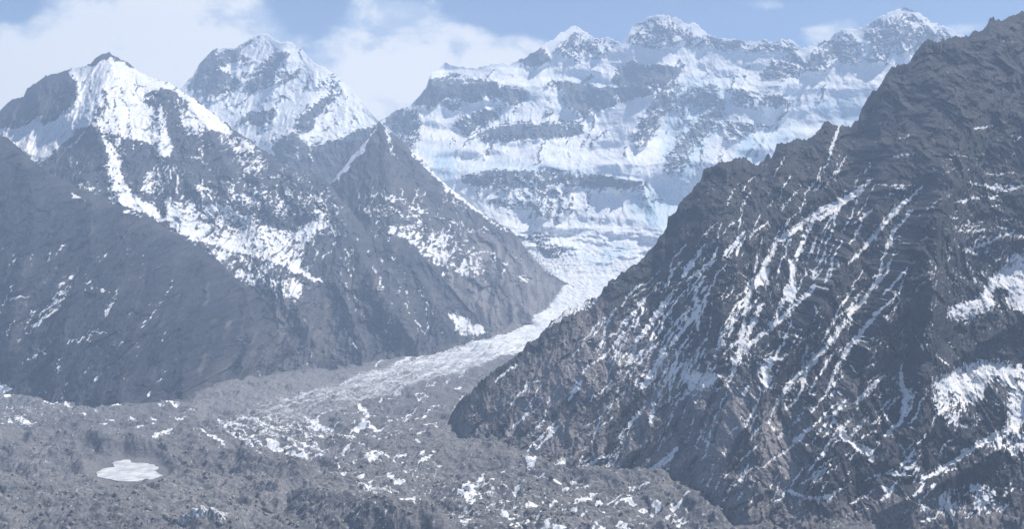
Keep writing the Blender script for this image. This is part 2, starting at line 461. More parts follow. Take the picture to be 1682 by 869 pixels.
# ------------------------------------------------------------------ far massif
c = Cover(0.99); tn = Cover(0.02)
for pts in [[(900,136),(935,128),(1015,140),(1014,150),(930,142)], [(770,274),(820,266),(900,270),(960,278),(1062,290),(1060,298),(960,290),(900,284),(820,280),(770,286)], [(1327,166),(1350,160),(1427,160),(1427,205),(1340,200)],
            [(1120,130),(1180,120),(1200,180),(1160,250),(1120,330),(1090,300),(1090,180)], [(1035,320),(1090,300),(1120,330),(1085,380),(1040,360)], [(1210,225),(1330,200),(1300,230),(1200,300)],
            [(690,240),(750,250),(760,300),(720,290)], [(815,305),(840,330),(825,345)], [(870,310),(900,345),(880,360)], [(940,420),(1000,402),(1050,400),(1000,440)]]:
    tn.poly(pts, .75, 7)  # blue ice cliffs, and shaded snow painted the same blue
for pts, v, b in [
    ([(707,127),(740,123),(807,133),(860,150),(870,163),(840,173),(807,163),(777,167),(737,160),(703,177),(677,173),(687,157)], .10, 3),
    ([(727,167),(753,167),(760,180),(740,182)], .15, 2),
    ([(737,213),(747,197),(793,180),(837,177),(823,193),(793,207),(767,220)], .2, 3),
    ([(773,223),(837,200),(893,200),(953,200),(960,217),(920,227),(843,230),(800,230)], .16, 3),
    ([(887,137),(933,133),(1010,147),(1014,157),(1010,173),(954,192),(930,173),(927,150)], .03, 2),
    ([(1004,113),(1044,103),(1094,107),(1120,113),(1094,140),(1070,153),(1020,167),(1012,140)], .03, 2),
    ([(1120,133),(1080,153),(1060,187),(1027,260),(1050,247),(1080,205),(1120,200)], .28, 4),  # ice in shade, the shade painted as thinned snow
    ([(853,93),(893,77),(903,100),(880,112),(862,108)], .1, 2),
    ([(913,80),(943,48),(960,57),(1017,73),(977,100),(930,94)], .5, 4),
    ([(1030,70),(1045,40),(1080,26),(1112,30),(1130,45),(1120,73),(1080,80)], .5, 5),
    ([(1120,55),(1160,60),(1200,64),(1300,68),(1322,80),(1280,84),(1200,80),(1130,74)], .4, 4),
    ([(1370,67),(1397,48),(1414,67),(1414,100),(1397,107),(1374,97),(1354,124),(1320,114),(1337,80)], .35, 4),
    ([(1420,43),(1484,13),(1534,37),(1571,60),(1521,67),(1487,90),(1454,80),(1447,107),(1425,97)], .45, 5),
    ([(1120,143),(1180,133),(1183,160),(1193,174),(1170,217),(1147,234),(1120,284),(1090,280),(1100,200)], .35, 6),  # blue shade on the ice, put in as thin cover
    ([(1203,144),(1280,157),(1307,167),(1254,177),(1203,170)], .35, 4),
    ([(1177,200),(1237,200),(1244,213),(1197,234)], .4, 4),
    ([(1247,117),(1307,87),(1327,110),(1300,127),(1263,127)], .35, 4),
    ([(627,200),(645,185),(665,172),(690,185),(705,205),(700,230),(685,240),(675,240),(655,225)], .45, 3),
    ([(757,290),(800,280),(900,279),(1000,291),(1062,299),(1055,308),(985,312),(930,302),(860,302),(800,312),(770,300)], .3, 3),  # band under the seracs: bluish shade painted as sparse snow
    ([(800,305),(893,305),(943,313),(937,347),(893,360),(867,343),(830,330)], .68, 5),
    ([(797,322),(830,330),(845,343),(820,342)], .5, 3),
    ([(1035,330),(1070,310),(1094,323),(1085,370),(1060,352)], .8, 6),
    ([(847,377),(893,379),(943,407),(956,430),(933,445),(900,425),(880,407)], .35, 4),
    ([(1120,300),(1160,250),(1220,260),(1180,290)], .7, 6),
]: c.poly(pts, v, b)
for pts in [[(700,235),(760,232),(850,238),(960,228),(1040,230),(1060,262),(1000,274),(900,266),(800,266),(730,272),(700,262)], [(815,180),(870,166),(930,176),(960,192),(890,198),(830,198)], [(1330,120),(1400,108),(1440,112),(1460,150),(1400,158),(1350,158),(1310,160)],
            [(1180,240),(1290,225),(1260,270),(1170,290),(1130,300)], [(900,105),(1000,90),(1020,110),(1000,135),(920,128),(880,120)], [(1040,85),(1130,85),(1220,100),(1200,120),(1100,104)], [(780,345),(900,370),(1060,340),(1090,380),(1040,440),(960,440),(860,390)], [(1080,190),(1130,170),(1160,180),(1110,240),(1075,260)], [(690,190),(740,185),(760,215),(720,235),(690,230)]]:
    c.poly(pts, 1.0, 5)
c.poly([(850,380),(893,383),(930,405),(940,425),(915,425),(875,405)], .6, 5)
c.poly([(870,318),(900,312),(930,345),(895,362)], .6, 5)
# ice shelves and their bright brinks
for pts, wd, v in [([(770,276),(820,268),(900,270),(960,280),(1060,292)], 6, 1.0), ([(1327,168),(1350,160),(1427,158)], 5, 1.0), ([(930,130),(1015,142)], 5, 1.0),
                   ([(1060,190),(1120,165),(1150,150)], 5, .9), ([(1240,225),(1290,190),(1340,130),(1380,110)], 5, .95)]:
    c.line(pts, wd, v)
MTOP = [(560,250),(600,210),(625,194),(640,186),(655,180),(675,172),(688,160),(700,145),(705,130),(708,120),(720,115),(725,107),(733,101),(745,105),(755,110),(785,112),(800,105),(820,102),(840,103),(850,100),
        (865,92),(880,85),(890,75),(905,65),(920,55),(935,46),(943,41),(950,45),(965,55),(985,62),(1000,62),(1012,65),(1020,70),(1028,60),(1036,48),(1045,38),(1060,30),(1080,25),(1100,25),(1112,28),(1125,38),
        (1140,36),(1150,44),(1160,52),(1175,62),(1200,63),(1215,66),(1240,69),(1255,66),(1280,66),(1300,66),(1318,78),(1335,74),(1360,66),(1372,55),(1385,47),(1400,47),(1410,48),(1425,38),(1445,28),(1465,18),
        (1485,12),(1500,14),(1510,20),(1525,33),(1545,42),(1565,50),(1590,60),(1640,70),(1700,60),(1800,90),(2000,110)]
MP = [(455,9080),(430,9230),(410,9370),(390,9560),(350,9960),(325,10150),(302,10260),(292,10290),(274,10420),(210,11450),(190,11620),(140,11950),(110,12350),(60,12700),(10,13050)]


def massif_profile(PX, py, ty, fy):
    warp = fbm(PX / 160.0, py / 60.0, 3, 0.5, 77) * 14
    D = np.interp(-(py + warp), [-p[0] for p in MP], [p[1] for p in MP])
    # great ribs and bays of the wall: the columns step forward and back together
    rib = (np.exp(-((PX - 1095 + (py - 100) * 0.45) / 36) ** 2) * 420 + np.exp(-((PX - 1330 + (py - 80) * 0.75) / 34) ** 2) * 380 + np.exp(-((PX - 700 + (py - 150) * .1) / 40) ** 2) * 260
           - np.exp(-((PX - 960) / 60) ** 2) * 200 + np.exp(-((PX - 1480 + (py - 20) * .3) / 50) ** 2) * 250)
    hgt = sstep(330, 200, py)
    D = D + (fbm(PX / 70.0, py / 28.0, 4, 0.55, 79) * 120 - 20) * sstep(350, 395, py)
    D = D - rib * hgt - np.maximum(0, np.abs(PX - 900) - 250) * 2.2 * sstep(420, 250, py) + 300 * sstep(800, 640, PX)
    return D


MRIBS = [([(1350,75),(1325,160),(1285,225),(1240,290),(1190,340)], 34), ([(1180,120),(1155,175),(1122,225),(1102,340),(1080,400)], 34), ([(1095,30),(1085,130),(1050,240),(1020,290)], 34), ([(708,115),(690,180),(672,240),(700,290)], 26),
         ([(1480,12),(1440,90),(1400,160)], 34), ([(940,45),(905,90),(870,115)], 22), ([(860,95),(890,150),(960,200)], 22), ([(1220,68),(1200,120),(1130,160)], 26), ([(1290,68),(1260,120),(1210,150)], 26), ([(890,300),(880,330),(895,362)], 18), ([(835,300),(828,322)], 14),
         ([(940,310),(930,350),(910,370)], 16), ([(800,170),(770,215)], 22), ([(1230,190),(1190,240),(1150,290)], 22), ([(1060,320),(1075,360)], 20), ([(980,60),(990,100)], 18), ([(1400,50),(1385,100),(1340,130)], 24), ([(1530,35),(1500,80)], 24)]
streaks(c, 60, [(700,110),(1560,60),(1200,260),(720,230)], lambda x, y: (-.5, 1), (10, 45), (1.5, 3.5), (0.1, .45), 31)
streaks(c, 22, [(700,110),(1500,60),(1300,220),(720,230)], lambda x, y: (1, .12), (10, 45), (1.5, 3), (0.2, .9), 32)
streaks(c, 50, [(760,290),(1060,300),(950,360),(830,350)], lambda x, y: (-.2, 1), (8, 25), (1.5, 4), (0.2, 1), 33)
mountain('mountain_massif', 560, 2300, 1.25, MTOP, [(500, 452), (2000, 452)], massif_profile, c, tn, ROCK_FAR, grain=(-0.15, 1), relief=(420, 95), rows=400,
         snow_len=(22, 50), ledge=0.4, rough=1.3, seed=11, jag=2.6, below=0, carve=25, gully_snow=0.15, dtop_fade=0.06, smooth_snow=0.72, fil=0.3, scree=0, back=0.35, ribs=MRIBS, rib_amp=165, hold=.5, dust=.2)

# ------------------------------------------------------------------ white peak behind the left ridge
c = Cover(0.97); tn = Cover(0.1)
for pts, v, b in [
    ([(318,128),(328,105),(345,85),(372,79),(392,78),(400,90),(375,104),(345,120),(318,138)], .18, 3),
    ([(385,82),(400,74),(420,60),(440,56),(430,64),(405,78)], .35, 2),
    ([(304,140),(334,123),(350,118),(380,117),(394,133),(380,153),(347,167),(327,155)], .18, 3),
    ([(380,100),(400,92),(412,96),(398,106)], .1, 2),
    ([(400,152),(418,122),(430,104),(446,90),(474,80),(470,94),(452,108),(456,120),(497,113),(482,128),(434,143)], .3, 3),
    ([(394,200),(414,187),(460,178),(440,205),(417,203)], .05, 2),
    ([(497,187),(520,170),(547,153),(551,162),(530,178),(510,203),(492,216),(488,200)], .08, 2),
    ([(447,233),(470,222),(484,218),(490,238),(512,246),(530,250),(600,235),(640,240),(640,330),(450,300)], .05, 2),
    ([(510,240),(560,222),(622,206),(622,260),(520,280)], .05, 3),  # shadow lying on the snow, painted in as bare rock
    ([(480,72),(500,84),(516,103),(508,100),(492,86)], .5, 2),
    ([(535,112),(556,127),(548,126)], .3, 2),
]: c.poly(pts, v, b)
c.line([(512,243),(560,224),(618,204)], 5, 1.0); c.line([(484,240),(486,262)], 3, .8); c.line([(505,245),(520,262)], 3, .8)
BTOP = [(230,200),(300,142),(318,122),(325,108),(340,90),(350,80),(365,78),(385,78),(395,72),(410,63),(420,58),(432,54),(442,57),(450,65),(460,70),(470,68),(480,70),(495,80),(505,90),(518,104),(535,112),(555,125),
        (570,140),(590,160),(600,172),(613,187),(640,215),(700,290),(760,400)]


def peak_profile(PX, py, ty, fy):
    D = np.interp(-py, [-400, -300, -230, -150, -54], [8900, 9800, 10300, 11200, 12100])
    return D + np.abs(PX - 470) * 2.0 - np.exp(-((PX - 530 + (py - 120) * .5) / 30) ** 2) * 180 + np.exp(-((PX - 420 + (py - 100) * .3) / 40) ** 2) * 120


BRIBS = [([(432,54),(415,100),(395,150),(400,200)], 26), ([(480,70),(470,110),(440,160),(430,200)], 24), ([(512,104),(520,150),(500,200),(480,240)], 26), ([(350,80),(365,120),(350,170)], 22), ([(560,130),(570,170),(560,220)], 22)]
streaks(c, 60, [(340,90),(560,110),(600,220),(420,220)], lambda x, y: (-.7, 1), (10, 35), (1.4, 3.2), (0.2, .6), 41)
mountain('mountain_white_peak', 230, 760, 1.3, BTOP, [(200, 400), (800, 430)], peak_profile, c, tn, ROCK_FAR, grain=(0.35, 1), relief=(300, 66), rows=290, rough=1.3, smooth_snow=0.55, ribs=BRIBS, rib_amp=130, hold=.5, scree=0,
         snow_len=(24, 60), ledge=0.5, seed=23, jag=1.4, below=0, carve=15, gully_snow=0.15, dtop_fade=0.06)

# ------------------------------------------------------------------ dark pyramid spur above the glacier
c = Cover(0.07); tn = Cover(0.3)
tn.poly([(780,380),(930,462),(900,540),(760,520)], .8, 15)
for pts, v, b in [
    ([(637,375),(653,369),(690,374),(727,380),(763,397),(800,443),(790,458),(770,457),(727,437),(687,413)], .5, 4),
    ([(637,375),(655,369),(680,378),(700,400),(740,425),(760,450),(727,437),(687,413)], .75, 3),
    ([(590,315),(670,330),(720,345),(700,360),(620,345)], .3, 8),
    ([(700,270),(740,300),(790,345),(800,365),(770,350),(735,330)], .3, 4),
]: c.poly(pts, v, b)
for pts, wd, v in [([(606,228),(598,243),(582,256),(566,275),(548,298)], 11, .95), ([(620,205),(610,225)], 3, .7), ([(632,207),(638,225),(645,240),(650,260)], 7, .6), ([(600,320),(630,324),(665,331)], 5, .6),
                   ([(674,243),(700,272),(724,296),(745,315),(770,335),(800,358)], 7, .85), ([(800,358),(836,380),(852,394)], 3, .5), ([(845,450),(870,462)], 3, .7), ([(700,350),(760,370)], 3, .5)]:
    c.line(pts, wd, v)
CTOP = [(520,340),(545,300),(560,280),(575,260),(590,243),(605,225),(615,208),(623,199),(632,208),(645,220),(660,230),(675,243),(692,260),(703,270),(714,285),(732,302),(743,311),(767,330),(793,350),(815,364),(837,377),(850,390),(867,413),(880,430),(893,443),(913,457),(932,465),(950,475)]
CFOOT = [(520,600),(807,556),(830,547),(870,532),(890,512),(905,492),(932,466),(950,476)]


def spur(crest_x, dtop, fore=0.0, width=60, shear=0.0, y0=200, amt=250):
    base = straight(dtop)
    def f(PX, py, ty, fy):
        D = base(PX, py, ty, fy)
        w_ = (PX - crest_x - (py - y0) * shear) / width
        up = np.clip((fy - py) / np.maximum(fy - ty, 1), 0, 1)
        return D - amt * np.exp(-np.abs(w_) ** 1.4) * np.sin(np.clip(up, 0, 1) * math.pi) ** 1.15
    return f


streaks(c, 60, [(560,300),(700,290),(880,470),(620,470)], lambda x, y: (-.25, 1), (8, 40), (1.4, 2.6), (.3, .8), 45)
streaks(c, 40, [(580,320),(740,340),(860,450),(660,380)], lambda x, y: (1, .35), (10, 50), (1.4, 2.4), (.3, .8), 46)
streaks(tn, 60, [(620,400),(850,420),(900,520),(700,540)], lambda x, y: (.3, 1), (20, 70), (3, 8), (0, 1), 47, 3)
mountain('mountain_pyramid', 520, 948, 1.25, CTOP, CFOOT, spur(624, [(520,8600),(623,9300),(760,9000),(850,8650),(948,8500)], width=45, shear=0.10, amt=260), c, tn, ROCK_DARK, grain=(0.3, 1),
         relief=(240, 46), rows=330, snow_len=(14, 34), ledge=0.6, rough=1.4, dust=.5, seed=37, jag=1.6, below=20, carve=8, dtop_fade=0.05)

# ------------------------------------------------------------------ snowy ridge on the left
c = Cover(0.2); tn = Cover(0.25)
tn.poly([(300,390),(420,480),(560,540),(640,600),(420,600),(380,520)], .9, 20)
for pts, v, b in [
    ([(560,330),(640,380),(700,430),(800,560),(600,600),(520,560),(500,470),(560,470),(600,400)], .04, 12),
    ([(400,280),(540,300),(580,340),(560,380),(500,390),(430,370),(380,340),(330,320),(380,290)], .30, 8),
    ([(-60,215),(0,182),(45,145),(75,125),(118,112),(128,135),(132,158),(120,172),(95,190),(85,202),(70,203),(66,190),(40,202),(20,210),(-60,212)], .02, 2),
    ([(-60,214),(20,211),(48,200),(66,190),(72,204),(95,192),(122,172),(135,150),(150,140),(205,152),(150,207),(125,216),(100,240),(70,268),(40,250),(0,222)], 1.0, 2),
    ([(112,112),(150,104),(175,90),(215,108),(275,135),(330,168),(370,200),(385,217),(368,225),(340,210),(320,190),(300,182),(270,180),(262,200),(268,230),(250,236),(225,232),(195,222),(165,210),(150,205),(130,165),(125,130)], 1.0, 2),
    ([(148,106),(158,92),(175,86),(184,90),(181,96),(165,99),(155,107)], .03, 1),
    ([(198,95),(222,111),(214,109),(203,101)], .05, 1),
    ([(236,156),(262,147),(285,148),(312,168),(305,182),(285,183),(262,178),(240,172)], .12, 2),
    ([(150,207),(165,213),(178,240),(195,258),(176,280),(178,330),(120,312),(75,275),(100,250),(125,225)], .06, 2),
    ([(176,222),(200,230),(245,237),(252,262),(235,300),(210,300),(203,265),(190,242)], .06, 3),
    ([(160,180),(180,168),(165,195),(150,206)], .3, 2),
    ([(243,176),(268,172),(275,200),(285,243),(275,262),(262,255),(255,225)], .95, 2),
    ([(272,186),(292,198),(320,225),(352,226),(392,290),(330,300),(290,245),(278,215)], .10, 3),
    ([(294,182),(332,180),(345,196),(346,216),(325,220),(304,210)], .97, 2),
    ([(352,222),(380,214),(404,232),(430,262),(400,262),(370,240)], .55, 3),
    ([(400,235),(430,255),(440,280),(410,285),(392,268)], .6, 4),
    ([(183,240),(195,250),(203,266),(197,284),(215,315),(245,335),(272,358),(276,369),(250,357),(205,338),(178,328),(181,292),(173,275)], 1.0, 1),
    ([(235,295),(252,278),(249,300),(254,321),(235,315)], .8, 2),
    ([(273,320),(300,335),(334,333),(370,340),(400,352),(430,370),(455,378),(484,382),(510,366),(537,351),(540,373),(512,390),(500,407),(497,437),(512,452),(545,462),(520,464),(500,457),(467,437),(430,425),(400,417),(345,403),(300,382),(273,362)], .95, 2),
    ([(330,402),(345,404),(400,420),(480,445),(505,475),(480,492),(440,482),(400,468),(365,440)], .55, 4),
    ([(285,330),(330,338),(400,360),(440,390),(420,400),(350,380),(290,355)], .8, 5),
    ([(500,408),(520,395),(550,400),(560,430),(550,455),(515,450),(500,435)], .12, 3),
    ([(735,517),(750,516),(762,519),(782,533),(799,546),(780,553),(757,550),(750,535)], .9, 1),
    ([(600,330),(620,350),(600,370),(570,350)], .3, 5),
]: c.poly(pts, v, b)
for x in range(385, 560, 9):
    c.line([(x, 300 + (x * 7 % 23)), (x - 4, 330 + (x * 5 % 31))], 3, .5)
for pts, wd, v in [([(215,150),(245,165),(262,150)], 3, .9), ([(262,255),(272,280),(276,300)], 5, .6), ([(510,372),(520,420),(500,455)], 4, .7), ([(565,380),(572,430),(580,470)], 5, .45), ([(300,255),(330,262),(345,280)], 4, .5),
                   ([(140,215),(125,232),(112,245)], 3, .9), ([(166,212),(176,235),(180,250)], 5, .95), ([(540,360),(550,385)], 3, .8)]:
    c.line(pts, wd, v)
ATOP = [(-260,280),(-120,230),(-60,212),(0,182),(10,172),(22,163),(38,160),(45,145),(60,135),(75,125),(95,118),(108,115),(118,112),(130,108),(148,103),(155,95),(165,88),(175,86),(183,88),(195,93),(210,100),(222,112),(240,124),
        (262,130),(275,134),(285,140),(300,150),(320,160),(335,172),(352,190),(370,200),(385,215),(405,224),(420,237),(434,247),(450,260),(467,270),(490,278),(520,286),(540,300),(555,320),(580,350),(592,366),(612,374),(633,384),
        (660,398),(687,414),(710,437),(747,480),(777,517),(800,545),(810,556)]
AFOOT = [(-260,640),(480,612),(540,604),(600,600),(660,592),(720,578),(780,564),(810,556)]


def ridge_profile(PX, py, ty, fy):
    D = straight([(-260,8300),(180,8700),(380,8300),(540,7900),(640,7500),(740,7050),(810,6880)])(PX, py, ty, fy)
    h = np.sin(np.clip((fy - py) / np.maximum(fy - ty, 1), 0, 1) * math.pi) ** 1.15
    D = D - h * (300 * np.exp(-np.abs((PX - 155 + (py - 210) * .25) / 40) ** 1.5) + 260 * np.exp(-np.abs((PX - 585 - (py - 380) * .35) / 55) ** 1.4) + 160 * np.exp(-np.abs((PX - 345 - (py - 220) * .5) / 35) ** 1.4))
    basin = np.exp(-((PX - 400) / 100) ** 2 - ((py - 385) / 45) ** 2) * 260 + np.exp(-((PX - 85) / 60) ** 2 - ((py - 235) / 35) ** 2) * 200
    return D + basin


ARIBS = [([(180,88),(165,140),(155,205),(175,260),(200,330)], 26), ([(270,140),(262,200),(268,255)], 22), ([(330,170),(345,220),(385,290)], 24), ([(405,224),(420,290),(450,350)], 22), ([(120,112),(125,160),(105,190)], 22), ([(480,280),(490,340)], 22),
         ([(540,300),(570,380),(620,470),(680,560)], 30), ([(640,390),(690,460),(740,540)], 24), ([(560,430),(570,500),(600,570)], 24), ([(60,140),(65,190)], 20)]
streaks(c, 80, [(240,260),(540,300),(560,400),(270,330)], lambda x, y: (-.15, 1), (8, 40), (1.4, 3), (.4, 1.0), 51)
streaks(c, 45, [(130,110),(340,170),(340,230),(150,230)], lambda x, y: (.12, 1), (12, 50), (1.5, 3), (.3, .75), 52)
streaks(c, 50, [(290,340),(490,390),(490,430),(320,390)], lambda x, y: (1, .3), (10, 45), (1.5, 2.5), (.3, .7), 53)
streaks(c, 50, [(100,250),(190,260),(200,330),(100,290)], lambda x, y: (.5, 1), (10, 40), (1.4, 2.4), (.3, .6), 54)
streaks(c, 40, [(560,380),(660,430),(740,540),(560,560)], lambda x, y: (.3, 1), (10, 40), (1.4, 2.4), (.3, .7), 55)
streaks(tn, 80, [(400,440),(700,440),(800,560),(480,600)], lambda x, y: (.25, 1), (20, 90), (3, 9), (0, 1), 56, 3)
mountain('mountain_ridge', -260, 808, 1.3, ATOP, AFOOT, ridge_profile, c, tn, ROCK, grain=(0.25, 1), relief=(260, 56), rows=380, snow_len=(12, 34), ledge=0.45, rough=1.3, smooth_snow=0.35, ribs=ARIBS, rib_amp=95, hold=.34, dust=.5, seed=51, jag=2.2, below=22, carve=12, gully_snow=0.25)

# ------------------------------------------------------------------ dark slope, near left
c = Cover(0.03); tn = Cover(0.12)
tn.poly([(0,215),(240,345),(420,480),(560,600),(400,560),(330,430),(200,380),(0,260)], .35, 10)
tn.poly([(330,640),(380,570),(460,540),(560,600),(420,615)], .9, 10)
for pts, v, b in [
    ([(190,378),(215,374),(228,385),(210,400),(192,400)], .6, 3),
    ([(195,420),(220,405),(225,425),(200,450),(190,470)], .45, 4),
    ([(150,400),(175,400),(170,430),(155,460)], .3, 5),
    ([(0,420),(300,400),(300,560),(200,640),(0,640)], .07, 30),
    ([(300,380),(430,490),(460,540),(330,560),(290,470)], .01, 12),
    ([(0,260),(240,350),(240,395),(0,390)], .05, 12),
    ([(-40,632),(0,630),(24,640),(0,650),(-40,650)], 1, 1),
]: c.poly(pts, v, b)
for pts, wd, v in [([(120,465),(105,480),(90,500),(62,530),(48,548)], 5, .6), ([(108,488),(90,510),(70,525)], 5, .7), ([(50,505),(58,515),(40,540)], 4, .6), ([(283,452),(285,470),(262,500),(235,540)], 4, .5),
                   ([(195,475),(180,500),(175,520)], 5, .55), ([(150,470),(165,475),(185,480)], 4, .6), ([(120,560),(135,565),(150,540)], 5, .6), ([(145,545),(175,545)], 4, .6), ([(10,495),(45,488)], 4, .55),
                   ([(0,545),(30,535),(60,510)], 4, .45), ([(205,345),(235,355)], 5, .6), ([(120,318),(140,330)], 5, .6), ([(20,418),(35,425)], 6, .5), ([(55,575),(75,580)], 5, .7), ([(30,600),(60,585),(90,560)], 3, .4),
                   ([(125,452),(110,460),(95,470)], 3, .5)]:
    c.line(pts, wd, v)
ETOP = [(-500,60),(-200,140),(-60,192),(0,222),(15,228),(35,245),(50,260),(65,272),(85,285),(110,300),(150,318),(180,333),(220,347),(240,354),(270,372),(300,392),(330,408),(350,420),(365,435),(385,455),(400,465),(415,475),(430,490),
        (440,505),(455,522),(480,545),(510,570),(540,592),(556,603)]
EFOOT = [(-500,645),(0,652),(60,655),(100,660),(200,668),(300,658),(330,644),(370,628),(420,615),(470,608),(510,606),(556,604)]
ERIBS = [([(40,250),(60,350),(30,480),(10,600)], 30), ([(150,320),(150,420),(110,520),(80,620)], 30), ([(250,360),(255,460),(220,560),(190,650)], 30), ([(330,410),(340,480),(320,560),(300,640)], 26), ([(400,470),(420,540),(400,600)], 22)]
streaks(c, 40, [(0,400),(300,370),(280,640),(0,640)], lambda x, y: (-.55, 1), (8, 40), (1.5, 3.2), (.3, .8), 61)
streaks(tn, 90, [(0,260),(330,400),(420,600),(0,640)], lambda x, y: (-.4, 1), (30, 140), (3, 12), (0, .4), 62, 4)
streaks(tn, 40, [(330,440),(480,560),(540,600),(330,640)], lambda x, y: (-.1, 1), (15, 50), (3, 8), (0, 1), 63, 3)
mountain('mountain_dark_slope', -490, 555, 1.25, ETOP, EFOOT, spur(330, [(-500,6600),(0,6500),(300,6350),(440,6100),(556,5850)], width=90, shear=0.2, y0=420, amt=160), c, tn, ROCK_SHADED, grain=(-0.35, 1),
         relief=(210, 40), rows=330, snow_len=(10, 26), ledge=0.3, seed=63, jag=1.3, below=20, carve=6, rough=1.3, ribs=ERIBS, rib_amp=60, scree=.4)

# ------------------------------------------------------------------ rocky mountain, near right
c = Cover(0.09); tn = Cover(0.15)
tn.poly([(735,700),(985,500),(1060,560),(1200,620),(1330,690),(1340,800),(1300,869),(900,869)], .95, 25)
tn.poly([(1360,620),(1420,640),(1440,700),(1350,740)], .6, 12)
tn.poly([(1240,830),(1682,830),(1682,900),(1240,900)], .7, 14)
for pts, v, b in [
    ([(1100,420),(1240,350),(1330,320),(1440,320),(1530,430),(1560,560),(1540,690),(1420,770),(1330,690),(1180,650),(980,660),(930,600),(1000,510)], .18, 26),
    ([(1160,470),(1260,440),(1330,470),(1330,620),(1240,650),(1060,660),(1060,560)], .25, 18),
    ([(1540,250),(1700,230),(1700,400),(1560,420),(1500,330)], .16, 25),
    ([(1590,395),(1680,380),(1640,470),(1560,480),(1500,440)], .33, 12),
    ([(740,690),(900,545),(985,500),(1010,560),(960,640),(960,740),(1080,790),(860,760)], .13, 12),
    ([(840,600),(930,540),(960,560),(860,640)], .14, 8),
    ([(1100,660),(1290,680),(1310,790),(1250,850),(1100,800)], .15, 20),
    ([(1337,372),(1370,355),(1405,365),(1407,424),(1345,420)], .07, 5),
    ([(1364,450),(1390,434),(1412,445),(1425,470),(1410,480),(1370,478)], .02, 3),
    ([(1306,512),(1335,480),(1370,480),(1374,520),(1350,537),(1310,537)], .02, 3),
    ([(1441,448),(1480,437),(1505,450),(1490,477),(1450,480)], .02, 3),
    ([(1150,477),(1183,470),(1186,540),(1155,547)], .05, 4),
    ([(1487,485),(1530,470),(1541,550),(1500,560),(1480,530)], .08, 5),
    ([(1387,560),(1420,585),(1530,560),(1531,620),(1480,600),(1440,625),(1387,620)], .06, 6),
    ([(1387,700),(1440,705),(1450,715),(1530,690),(1640,700),(1660,760),(1600,770),(1540,800),(1450,800),(1440,760),(1400,730)], .13, 7),
    ([(1310,790),(1340,765),(1420,770),(1450,800),(1380,812),(1330,815)], .04, 4),
    ([(1538,540),(1690,530),(1690,590),(1600,590),(1560,600)], .12, 6),
    ([(1554,512),(1570,500),(1610,486),(1625,460),(1650,432),(1682,410),(1760,385),(1860,330),(2000,360),(2060,440),(1960,520),(1860,500),(1780,520),(1682,516),(1650,502),(1635,508),(1610,520),(1590,530),(1560,526)], .86, 3),
    ([(1632,480),(1650,470),(1660,515),(1635,518)], .4, 2),
    ([(1524,632),(1530,618),(1555,612),(1580,598),(1600,592),(1640,588),(1665,598),(1760,610),(1880,570),(1960,640),(1880,720),(1780,690),(1682,700),(1665,720),(1645,722),(1652,690),(1655,650),(1640,625),(1622,640),(1600,680),(1560,670),(1535,650)], .84, 3),
    ([(1530,645),(1560,650),(1600,660),(1622,680),(1600,705),(1560,700),(1540,680)], .5, 4),
    ([(1625,630),(1640,618),(1658,640),(1652,690),(1630,690)], .35, 3),
    ([(1620,735),(1660,705),(1700,715),(1700,750),(1650,745)], .75, 4),
    ([(1535,815),(1590,797),(1630,800),(1650,830),(1600,850),(1550,850)], .55, 4),
    ([(1122,622),(1133,607),(1160,612),(1187,617),(1172,633),(1152,643),(1137,637)], .95, 1),
    ([(1112,590),(1125,580),(1150,590),(1135,610),(1120,615)], .6, 3),
    ([(1245,597),(1272,585),(1268,615),(1275,640),(1255,640)], .85, 2),
    ([(1296,430),(1312,424),(1308,445),(1310,480),(1302,500),(1288,492),(1297,465)], .97, 1),
    ([(1262,430),(1266,445),(1262,470),(1240,470),(1250,445)], .85, 1),
    ([(1484,640),(1498,640),(1503,668),(1488,685),(1478,690)], .9, 1),
    ([(985,488),(945,500),(915,520),(900,540),(935,520),(975,503)], .75, 1),
    ([(1072,775),(1090,750),(1117,736),(1105,760),(1085,778)], .8, 2),
    ([(1030,775),(1050,765),(1045,780)], .8, 2), ([(910,766),(925,745),(934,745),(928,762)], .75, 2),
]: c.poly(pts, v, b)
